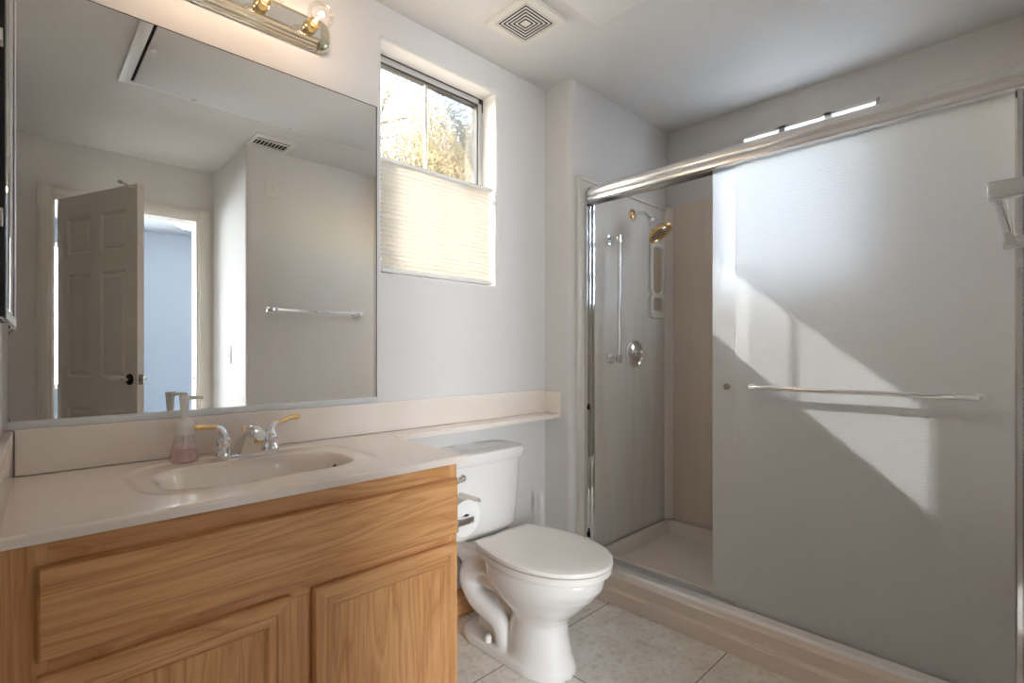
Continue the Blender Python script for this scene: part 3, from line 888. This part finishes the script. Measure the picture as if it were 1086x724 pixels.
t = thing('ceiling_vent', (1.15, .075, H), 'white square louvred air vent on the ceiling beside the towel-bar wall', 'air vent')
b = BM()
vx0, vx1, vy0, vy1 = 1.032, 1.275, YT + .012, .195
cx_, cy_ = (vx0 + vx1) / 2, (vy0 + vy1) / 2
ax, ay = .098, .062
for q in ((vx0, vy0, vx1, cy_ - ay), (vx0, cy_ + ay, vx1, vy1), (vx0, cy_ - ay, cx_ - ax, cy_ + ay), (cx_ + ax, cy_ - ay, vx1, cy_ + ay)): box(b, q[0], q[1], H - .008, q[2], q[3], H - .0005)
obj('frame', b, M['plastic'], t, False)
b = BM()
for k in range(9):
    x = cx_ - ax + .011 + .0218 * k
    box(b, x - .0015, cy_ - ay, -.003, x + .0015, cy_ + ay - .028, .003, mtx=Matrix.Translation((0, 0, H - .012)))
box(b, cx_ - ax, cy_ + ay - .028, H - .012, cx_ + ax, cy_ + ay - .024, H - .002)
obj('louvre', b, M['plastic'], t, False)
b = BM(); box(b, cx_ - ax, cy_ - ay, H - .002, cx_ + ax, cy_ + ay, H - .0008)
obj('duct_shade_sheet', b, M['dark'], t, False)  # dark sheet paints the duct's shade behind the louvres

t = thing('ceiling_panel', (1.02, .8, H), 'flush ceiling access panel with white retaining buttons and an open left edge', 'access panel')
px0, px1, py0, py1 = .385, 1.665, .375, 1.220
b = BM(); box(b, px0 + .022, py0 + .018, H - .014, px1, py1, H - .004, .002)
obj('panel', b, M['ceiling'], t)
b = BM(); box(b, px0 - .035, py0 - .004, H - .018, px0 + .008, py1, H - .0005, .002); box(b, px0 + .008, py0 - .004, H - .009, px1 + .004, py0 + .014, H - .0005, .001)
obj('edge_trim', b, M['plastic'], t)
b = BM(); box(b, px0 + .0085, py0 + .0145, H - .003, px1 - .002, py1 - .002, H - .0008)
obj('gap_shade_sheet', b, M['dark'], t, False)  # dark sheet paints the shade in the slit beside the panel
for x, y in ((.425, .78), (.66, .40), (1.15, .395), (1.62, .40)):
    b = BM(); lathe(b, (x, y, H - .0142), [(0, .013), (-.006, .012), (-.009, .006)], n=18)
    obj('button', b, M['plastic'], t)

# ------------------------------------------------------------------ bedroom door (open into the bathroom)
ang = radians(67); hinge = Vector((DX0 + .042, YD + .004, 0)); W, TH = .775, .035
du, dn = Vector((cos(ang), sin(ang), 0)), Vector((-sin(ang), cos(ang), 0))
def DM(u, v, z): return hinge + du * u + dn * v + Vector((0, 0, z))
mtx = Matrix(((du.x, dn.x, 0, hinge.x), (du.y, dn.y, 0, hinge.y), (0, 0, 1, 0), (0, 0, 0, 1)))
t = thing('door_1', hinge, 'open white six-panel bedroom door, seen in the mirror', 'door', None, 'structure')
b = BM()
zT = 2.072; v0, v1 = -TH / 2, TH / 2
st = .105; mid = W / 2
us = [(st, mid - .05), (mid + .05, W - st)]
zs = [(.22, .80), (.98, 1.60), (1.72, 1.94)]
box(b, 0, v0, .012, st, v1, zT, mtx=mtx); box(b, W - st, v0, .012, W, v1, zT, mtx=mtx); box(b, mid - .05, v0, .012, mid + .05, v1, zT, mtx=mtx)
for z0, z1 in ((.012, .22), (.80, .98), (1.60, 1.72), (1.94, zT)):
    for u0, u1 in us: box(b, u0, v0, z0, u1, v1, z1, mtx=mtx)
for u0, u1 in us:
    for z0, z1 in zs:
        for sgn in (1, -1):
            prof = [(0, v1), (.012, v1 - .009), (.016, v1 - .009), (.040, v1 - .002)]
            rings = [[mtx @ Vector((u0 + i, sgn * v, z0 + i)), mtx @ Vector((u1 - i, sgn * v, z0 + i)), mtx @ Vector((u1 - i, sgn * v, z1 - i)), mtx @ Vector((u0 + i, sgn * v, z1 - i))] for i, v in prof]
            loft(b, rings, False, True)
obj('leaf', b, M['doorw'], t, False)
for z in (1.85, 1.05, .25):
    b = BM(); lathe(b, DM(-.006, v1 - .012, z - .045), [(0, .007), (.09, .007)], n=12)
    box(b, -.004, v0 + .004, z - .045, -.0005, v1 - .002, z + .045, mtx=mtx)
    obj('hinge', b, M['copper'], t)
b = BM()
hu, hzv = W - .065, .975
for sgn in (1, -1):
    lathe(b, DM(hu, sgn * (v1 + .0005), hzv), [(.010, .010), (.045, .009)], axis=dn * sgn, n=24)
    tube(b, [DM(hu, sgn * (v1 + .045), hzv), DM(hu - .03, sgn * (v1 + .047), hzv + .002), DM(hu - .075, sgn * (v1 + .046), hzv - .002), DM(hu - .11, sgn * (v1 + .043), hzv + .001)], [.010, .009, .008, .0075], 14, 4)
obj('handle', b, M['chrome'], t)
for sgn in (1, -1):
    b = BM(); lathe(b, DM(hu, sgn * (v1 + .0005), hzv), [(0, .032), (.006, .031), (.010, .020)], axis=dn * sgn, n=24)
    o = obj('rose', b, mat('dark_rose', (.05, .045, .04, 1), .25, .9), t); o['label'] = 'dark round rose'
b = BM(); box(b, W + .0005, -.012, hzv - .028, W + .002, .012, hzv + .028, mtx=mtx); box(b, W + .002, -.007, hzv - .008, W + .010, .007, hzv + .008, mtx=mtx)
obj('latch_plate', b, M['nickel'], t)
b = BM(); tube(b, [DM(W - .012, v1, zT - .03), DM(W - .02, v1 + .075, zT - .012)], .0045, 10); lathe(b, DM(W - .02, v1 + .07, zT - .0125), [(0, .008), (.016, .008)], axis=dn, n=12)
obj('door_bumper', b, M['nickel'], t)

# bedroom ceiling light
t = thing('bedroom_ceiling_light', (1.30, -2.7, 2.5), 'lit glass ceiling light in the bedroom, seen through the doorway', 'ceiling light')
b = BM(); lathe(b, (1.30, -2.7, 2.499), [(0, .10), (-.02, .11), (-.03, .06)], n=24)
obj('base', b, M['nickel'], t)
b = BM(); lathe(b, (1.30, -2.7, 2.475), [(0, .15), (-.015, .155), (-.04, .13), (-.065, .07), (-.075, .01)], n=28)
obj('dome', b, M['dome'], t)
# ------------------------------------------------------------------ towel bar and plates
t = thing('towel_bar', (1.475, YT, 1.395), 'square-post chrome towel bar on the wall opposite the mirror', 'towel bar')
for x in (1.185, 1.775):
    b = BM(); box(b, x - .024, YT + .0005, 1.378, x + .024, YT + .010, 1.426, .003); box(b, x - .015, YT + .009, 1.386, x + .015, YT + .108, 1.416, .004)
    obj('post', b, M['chrome'], t)
b = BM(); box(b, 1.2005, YT + .086, 1.393, 1.7595, YT + .102, 1.409, .002)
obj('bar', b, M['chrome'], t)
def plate(name, x0, x1, z0, z1, y, lab, cat):
    b = BM(); box(b, x0, y + .0005, z0, x1, y + .006, z1, .002)
    t = tag(obj(name, b, M['ivory']), lab, cat)
    b = BM(); box(b, (x0 + x1) / 2 - .006, y + .006, (z0 + z1) / 2 - .012, (x0 + x1) / 2 + .006, y + .012, (z0 + z1) / 2 + .012, .002)
    obj('toggle', b, M['ivory'], t)
plate('wall_plate', 1.165, 1.240, 2.135, 2.255, YT, 'cream wall plate high on the towel-bar wall under the ceiling vent', 'wall plate')
b = BM(); box(b, XR - .006, -.44, 1.05, XR - .0005, -.365, 1.17, .002)
t = tag(obj('light_switch', b, M['ivory']), 'cream light switch on the short wall beside the doorway', 'light switch')
b = BM(); box(b, XR - .012, -.4085, 1.098, XR - .006, -.3965, 1.122, .002); obj('toggle', b, M['ivory'], t)
b = BM(); Rm = Matrix.Translation((xl(1.30), 1.30, 0)) @ Matrix.Rotation(-math.atan(.029), 4, 'Z')
box(b, .0008, -.037, 1.03, .006, .037, 1.145, .002, mtx=Rm)
t = tag(obj('power_outlet', b, M['ivory']), 'cream outlet plate on the left wall above the side splash', 'power outlet')
b = BM(); box(b, .006, -.017, 1.05, .0085, .017, 1.08, .001, mtx=Rm); box(b, .006, -.017, 1.095, .0085, .017, 1.125, .001, mtx=Rm); obj('socket_face', b, M['plastic'], t)

# ------------------------------------------------------------------ medicine cabinet on the left wall
t = thing('medicine_cabinet', (xl(1.36), 1.36, 1.19), 'mirrored medicine cabinet with dark edge on the left wall', 'medicine cabinet')
Rm = Matrix.Translation((xl(1.36), 1.36, 0)) @ Matrix.Rotation(-math.atan(.029), 4, 'Z')
b = BM(); box(b, .001, -.22, 1.193, .018, .22, 2.10, .001, mtx=Rm)
obj('cabinet_body', b, M['black'], t)
b = BM(); box(b, .0185, -.222, 1.187, .026, .222, 2.106, .001, mtx=Rm)
obj('mirror_door', b, M['mirror'], t)
b = BM()
box(b, .0262, .206, 1.185, .029, .224, 2.108, .001, mtx=Rm)
box(b, .0262, -.1918, 1.185, .029, .206, 1.203, .001, mtx=Rm); box(b, .0262, -.1918, 2.09, .029, .206, 2.108, .001, mtx=Rm)
obj('door_frame', b, M['satin'], t)
b = BM(); box(b, .0005, -.232, 1.185, .0292, -.2225, 2.108, .001, mtx=Rm); box(b, .0262, -.2226, 1.185, .0292, -.192, 2.108, .001, mtx=Rm)
o = obj('hinge_side', b, M['black'], t); o['label'] = 'black hinge side'
for z in (1.34, 1.62, 1.95):
    b = BM(); box(b, .004, -.236, z - .015, .027, -.2322, z + .015, .001, mtx=Rm)
    obj('hinge', b, M['chrome'], t)

# ------------------------------------------------------------------ shower: pan, surround
t = thing('shower_pan', (2.36, .78, 0), 'cream shower base with a raised stepped curb', 'shower base')
b = BM()
CZ = .118
PX0 = 1.915
# curb section in X,Z swept along Y
sec = [(PX0, .001), (PX0, .058), (PX0 + .004, .062), (PX0 + .016, .064), (PX0 + .020, .068), (PX0 + .020, CZ - .006), (PX0 + .026, CZ), (2.065, CZ), (2.075, CZ - .008), (2.085, .058), (2.085, .001)]
loft(b, [[(x, y, z) for x, z in sec] for y in (.014, YS - .001)])
obj('curb', b, M['curb'], t, True, 30)
b = BM()
y0, y1, x0, x1 = .014, YS - .001, 2.0855, XB - .001
def prr(i, z): return [(a, c, z) for a, c in rrect(x0 + i * .4, y0 + i, x1 - i, y1 - i, max(.012, .02 + i * .3), 5)]
loft(b, [prr(0, .001), prr(0, .130), prr(.022, .136), prr(.028, .132), prr(.045, .07), prr(.06, .060), prr(.3, .052)])
obj('basin', b, M['pan'], t, True, 40)
b = BM(); lathe(b, (2.45, .50, .0528), [(0, .05), (.003, .05), (.004, .04)], n=24)
obj('drain', b, M['chrome'], t)

t = thing('shower_surround', (2.5, .78, .14), 'beige moulded shower wall panels with a soap niche', 'shower surround')
b = BM(); box(b, 1.943, YS - .008, .138, XB - .012, YS - .0005, 1.982, .003); box(b, 1.943, YS - .018, .138, 1.966, YS - .008, 1.982, .004); box(b, 1.943, YS - .018, 1.965, XB - .012, YS - .008, 1.982, .004)
obj('side_panel', b, M['surround'], t)
b = BM(); prism(b, [(.022, .138), (YS - .05, .138), (YS - .05, 1.993), (BY1 + .012, 1.993), (BY1 + .012, BZ0 - .012), (BY0 - .012, BZ0 - .012), (BY0 - .012, 1.993), (.022, 1.993)], XB - .010, XB - .0005, tf=lambda c: Vector((c.z, c.x, c.y)))
obj('back_panel', b, M['surround_b'], t)
b = BM(); box(b, 1.95, .0125, .138, XB - .012, .020, 1.982, .003)
obj('end_panel', b, M['surround'], t)
b = BM(); prism(b, [(XB - .045, YS - .0085), (XB - .040, YS - .018), (XB - .022, YS - .036), (XB - .0105, YS - .048), (XB - .0005, YS - .048), (XB - .0005, YS - .0085)][::-1], .14, 1.985)
obj('corner_trim', b, M['pan'], t)
# soap niche: moulded tower with two pockets
b = BM()
nx0, nx1, nz0, nz1 = 2.585, 2.745, 1.32, 1.80
yf_, yb_ = YS - .026, YS - .0085
def tf(co): return Vector((co.x, -co.z, co.y))
def pocket_out(x0, z0, x1, z1, r, bow=0): return rrect(x0, z0, x1, z1, r, 5)
def nring(o, p):
    A, B = rrect(*o, 7), rrect(*p, 7)
    sh = lambda R, k: [((x - (o[0] + o[2]) / 2) * k + (o[0] + o[2]) / 2, (z - (o[1] + o[3]) / 2) * k + (o[1] + o[3]) / 2) for x, z in R]
    lay = [(A, yb_), (A, yf_ + .007), (sh(A, .985), yf_ + .002), (sh(A, .965), yf_), (sh(B, 1.03), yf_), (sh(B, 1.01), yf_ + .002), (B, yf_ + .006), (B, yb_)]
    loft(b, [[(x, y, z) for x, z in R] for R, y in lay], False, False)
nring((2.588, 1.452, 2.744, 1.795, .05), (2.613, 1.470, 2.719, 1.732, .028))
nring((2.588, 1.325, 2.744, 1.460, .03), (2.616, 1.368, 2.716, 1.442, .014))
n_ = obj('soap_niche', b, M['surround'], t)
b = BM(); box(b, 2.6145, yb_ - .002, 1.3695, 2.7175, yb_ - .0001, 1.733)
obj('niche_back', b, mat('niche_beige', srgb(196, 176, 150), .5), n_, False)

# ------------------------------------------------------------------ sliding door hardware
t = thing('shower_door_frame', (2.02, .78, CZ), 'chrome header, jambs and bottom track of the sliding shower door', 'door frame')
GY0, GY1 = .022, YS - .0092
b = BM()
HB, HT = 1.858, 1.932
sec = [(1.995, HB), (1.986, HB + .004), (1.984, HB + .016), (1.986, HB + .026)]
for k in range(7):
    a = -pi * .18 + (pi * .68) * k / 6
    sec.append((2.006 - .022 * cos(a) , HB + .044 + .030 * sin(a)))
sec += [(2.045, HT), (2.060, HT - .006), (2.064, HT - .02), (2.064, HB), (2.056, HB), (2.056, HB + .03), (2.003, HB + .03), (2.003, HB)]
loft(b, [[(x, y, z) for x, z in sec] for y in (GY0 - .001, GY1 + .001)])
obj('header', b, M['brushed'], t, True, 35)
b = BM()
for y0, y1 in ((GY0, GY0 + .014), (GY1 - .014, GY1)):
    for x0, x1 in ((1.996, 2.004), (2.024, 2.030), (2.052, 2.060)): box(b, x0, y0, CZ + .03, x1, y1, HB)
    box(b, 1.996, GY0 if y0 == GY0 else GY1 - .004, CZ + .03, 2.060, GY0 + .004 if y0 == GY0 else GY1, HB)
obj('jamb', b, M['chrome'], t)
b = BM()
sec = [(1.975, CZ + .0005), (1.978, CZ + .005), (1.990, CZ + .009), (1.992, CZ + .028), (1.999, CZ + .028), (1.999, CZ + .010), (2.024, CZ + .010), (2.024, CZ + .026), (2.030, CZ + .026), (2.030, CZ + .010), (2.054, CZ + .010), (2.054, CZ + .024), (2.061, CZ + .024), (2.061, CZ + .0005)]
loft(b, [[(x, y, z) for x, z in sec] for y in (GY0, GY1)])
obj('bottom_track', b, M['satin'], t, True, 20)
for z in (.24, .86):
    b = BM(); box(b, 1.998, GY1 - .026, z - .012, 2.008, GY1 - .0145, z + .012, .002)
    obj('bumper', b, M['black'], t)

def film(o):
    # the pebbled face of the sheet is the one towards the room
    for p in o.data.polygons: p.material_index = 1 if p.normal.x < -.9 else (2 if abs(p.normal.y) > .9 else 0)
    return o
# outer sliding panel with the towel bar
PT, PB = HB + .024, CZ + .013
t = thing('shower_door_panel', (2.011, .42, PB), 'outer pebbled glass sliding panel with the chrome towel bar', 'shower door', 'sliding shower door panels')
b = BM(); box(b, 2.0085, .040, PB, 2.0135, .818, PT, .001, 1)
film(obj('glass', b, [M['sheet'], M['obscure'], M['glass_edge']], t, False))
b = BM()
bz = .998
yA, yB_ = .752, .112
tube(b, [(2.0084, yA, bz), (1.992, yA, bz), (1.975, yA - .006, bz), (1.966, yA - .03, bz), (1.966, yB_ + .03, bz), (1.975, yB_ + .006, bz), (1.992, yB_, bz), (2.0084, yB_, bz)], .0085, 16)
for y in (yA, yB_): lathe(b, (2.0083, y, bz), [(0, .015), (.003, .015), (.005, .010)], axis=(-1, 0, 0), n=20)
obj('towel_bar', b, M['chrome'], t)
# inner sliding panel with a knob
t = thing('shower_door_panel', (2.041, .5, PB), 'inner pebbled glass sliding panel with a small round knob by its edge', 'shower door', 'sliding shower door panels')
b = BM(); box(b, 2.0385, .105, PB, 2.0435, .921, PT, .001, 1)
film(obj('glass', b, [M['sheet'], M['obscure'], M['glass_edge']], t, False))
b = BM(); lathe(b, (2.0384, .855, .992), [(0, .007), (.010, .007), (.012, .0125), (.020, .013), (.023, .010)], axis=(-1, 0, 0), n=22)
obj('knob', b, M['nickel'], t)

# grab bar
t = thing('grab_bar', (2.2, YS, 1.4), 'upright chrome bar on square posts inside the shower', 'grab bar')
yw = YS - .0085
for z in (1.094, 1.706):
    b = BM(); box(b, 2.176, yw - .010, z - .026, 2.226, yw, z + .026, .004); box(b, 2.188, yw - .062, z - .015, 2.214, yw - .009, z + .015, .004)
    box(b, 2.189, yw - .075, z - .020, 2.213, yw - .050, z + .020, .005)
    obj('post', b, M['chrome'], t)
b = BM(); lathe(b, (2.201, yw - .0625, 1.1145), [(0, .0095), (.571, .0095)], n=18)
obj('bar', b, M['chrome'], t)
# shower valve
t = thing('shower_valve', (2.43, YS, 1.118), 'round chrome shower valve plate with small lever', 'shower valve')
b = BM(); lathe(b, (2.432, yw, 1.118), [(0, .080), (.006, .080), (.014, .074), (.016, .064), (.012, .058), (.016, .050), (.024, .030), (.026, .020)], axis=(0, -1, 0), n=40)
obj('escutcheon', b, M['chrome'], t)
b = BM(); lathe(b, (2.432, yw - .025, 1.118), [(0, .021), (.03, .020), (.036, .012)], axis=(0, -1, 0), n=22); tube(b, [(2.432, yw - .045, 1.118), (2.40, yw - .05, 1.122), (2.375, yw - .05, 1.124)], [.009, .008, .007], 12)
obj('lever', b, M['chrome'], t)
# shower head
t = thing('showerhead', (2.42, YS, 1.88), 'chrome and gold shower head on a bent arm', 'shower head')
sx, sz = 2.418, 1.880
b = BM(); lathe(b, (sx, yw, sz), [(0, .030), (.003, .031), (.009, .026), (.013, .014)], axis=(0, -1, 0), n=26)
g = obj('flange', b, M['gold'], t); g['label'] = 'gold wall flange'
b = BM(); tube(b, [(sx, yw - .008, sz), (sx, yw - .045, sz), (sx, yw - .08, sz - .014), (sx, yw - .112, sz - .052)], .0095, 14, 6)
ax = Vector((.10, -.58, -.80)).normalized(); K = 1.3
p0 = Vector((sx, yw - .106, sz - .045))
hd = lambda P: [(h * K, r * K) for h, r in P]
lathe(b, p0, hd([(0, .014), (.010, .018), (.016, .015), (.022, .018), (.028, .027), (.042, .034), (.056, .038)]), axis=ax, n=28)
obj('arm', b, M['chrome'], t)
b = BM(); lathe(b, p0 + ax * .056 * K, hd([(.0005, .0385), (.006, .042), (.014, .050), (.020, .055), (.026, .053), (.027, .046), (.020, .036)]), axis=ax, n=32)
g = obj('ring', b, M['gold'], t); g['label'] = 'gold flared ring'
b = BM(); lathe(b, p0 + ax * .077 * K, hd([(-.012, .035), (0, .034), (.004, .028), (.005, .001)]), axis=ax, n=28)
obj('face', b, M['nickel'], t)

# ------------------------------------------------------------------ tree outside
random.seed(4)
t = thing('tree', (2.9, 4.6, -.2), 'bare-branched tree with yellow dry leaves outside the high window', 'tree')
b = BM()
base = Vector((2.9, 4.6, -.2))
tube(b, [base, base + Vector((.05, 0, 1.2)), base + Vector((-.05, .05, 2.3))], [.14, .11, .08], 12, 4)
tips = []
def branch(p, d, L, r, depth):
    pts = [p]; q = p.copy(); dd = d.copy()
    for k in range(4):
        dd = (dd + Vector((random.uniform(-.3, .3), random.uniform(-.3, .3), random.uniform(-.15, .2)))).normalized()
        q = q + dd * L / 4; pts.append(q.copy())
        if depth > 0 and k >= 1:
            for _ in range(2 if depth > 1 else 3):
                nd = (dd + Vector((random.uniform(-1, 1), random.uniform(-1, 1), random.uniform(-.6, .7)))).normalized()
                branch(q, nd, L * random.uniform(.45, .7), r * .5, depth - 1)
        if depth <= 1: tips.append((q.copy(), dd.copy()))
    tube(b, pts, [r, r * .85, r * .7, r * .5, r * .3], 5)
for k in range(8):
    a = 2 * pi * k / 8 + .3
    branch(base + Vector((-.05, .05, 2.1 - .06 * (k % 3) * 3)), Vector((cos(a), sin(a) * .8 - .25, .42)).normalized(), 1.35, .042, 3 if k % 2 else 2)
obj('branches', b, M['bark'], t, False)
vs, fs = [], []
def leaf(p, s):
    u = Vector((random.gauss(0, 1), random.gauss(0, 1), random.gauss(0, 1))).normalized()
    v = u.cross(Vector((random.gauss(0, 1), random.gauss(0, 1), random.gauss(0, 1)))).normalized() * s * .3
    u = u * s
    i = len(vs)
    vs.extend([p - u * .5, p + v * .5, p + u * .5, p - v * .5]); fs.append((i, i + 1, i + 2, i + 3))
for p, d in tips:
    if abs(p.x - 2.6) > 1.6: continue
    for _ in range(34):
        q = p + Vector((random.gauss(0, .16), random.gauss(0, .14), random.gauss(0, .10)))
        if q.y > 2.5: leaf(q, random.uniform(.02, .05))
lb = bmesh.new()
LV = [lb.verts.new(v) for v in vs]
for f in fs: lb.faces.new([LV[i] for i in f])
o = obj('leaves', lb, M['leaf'], t, False)
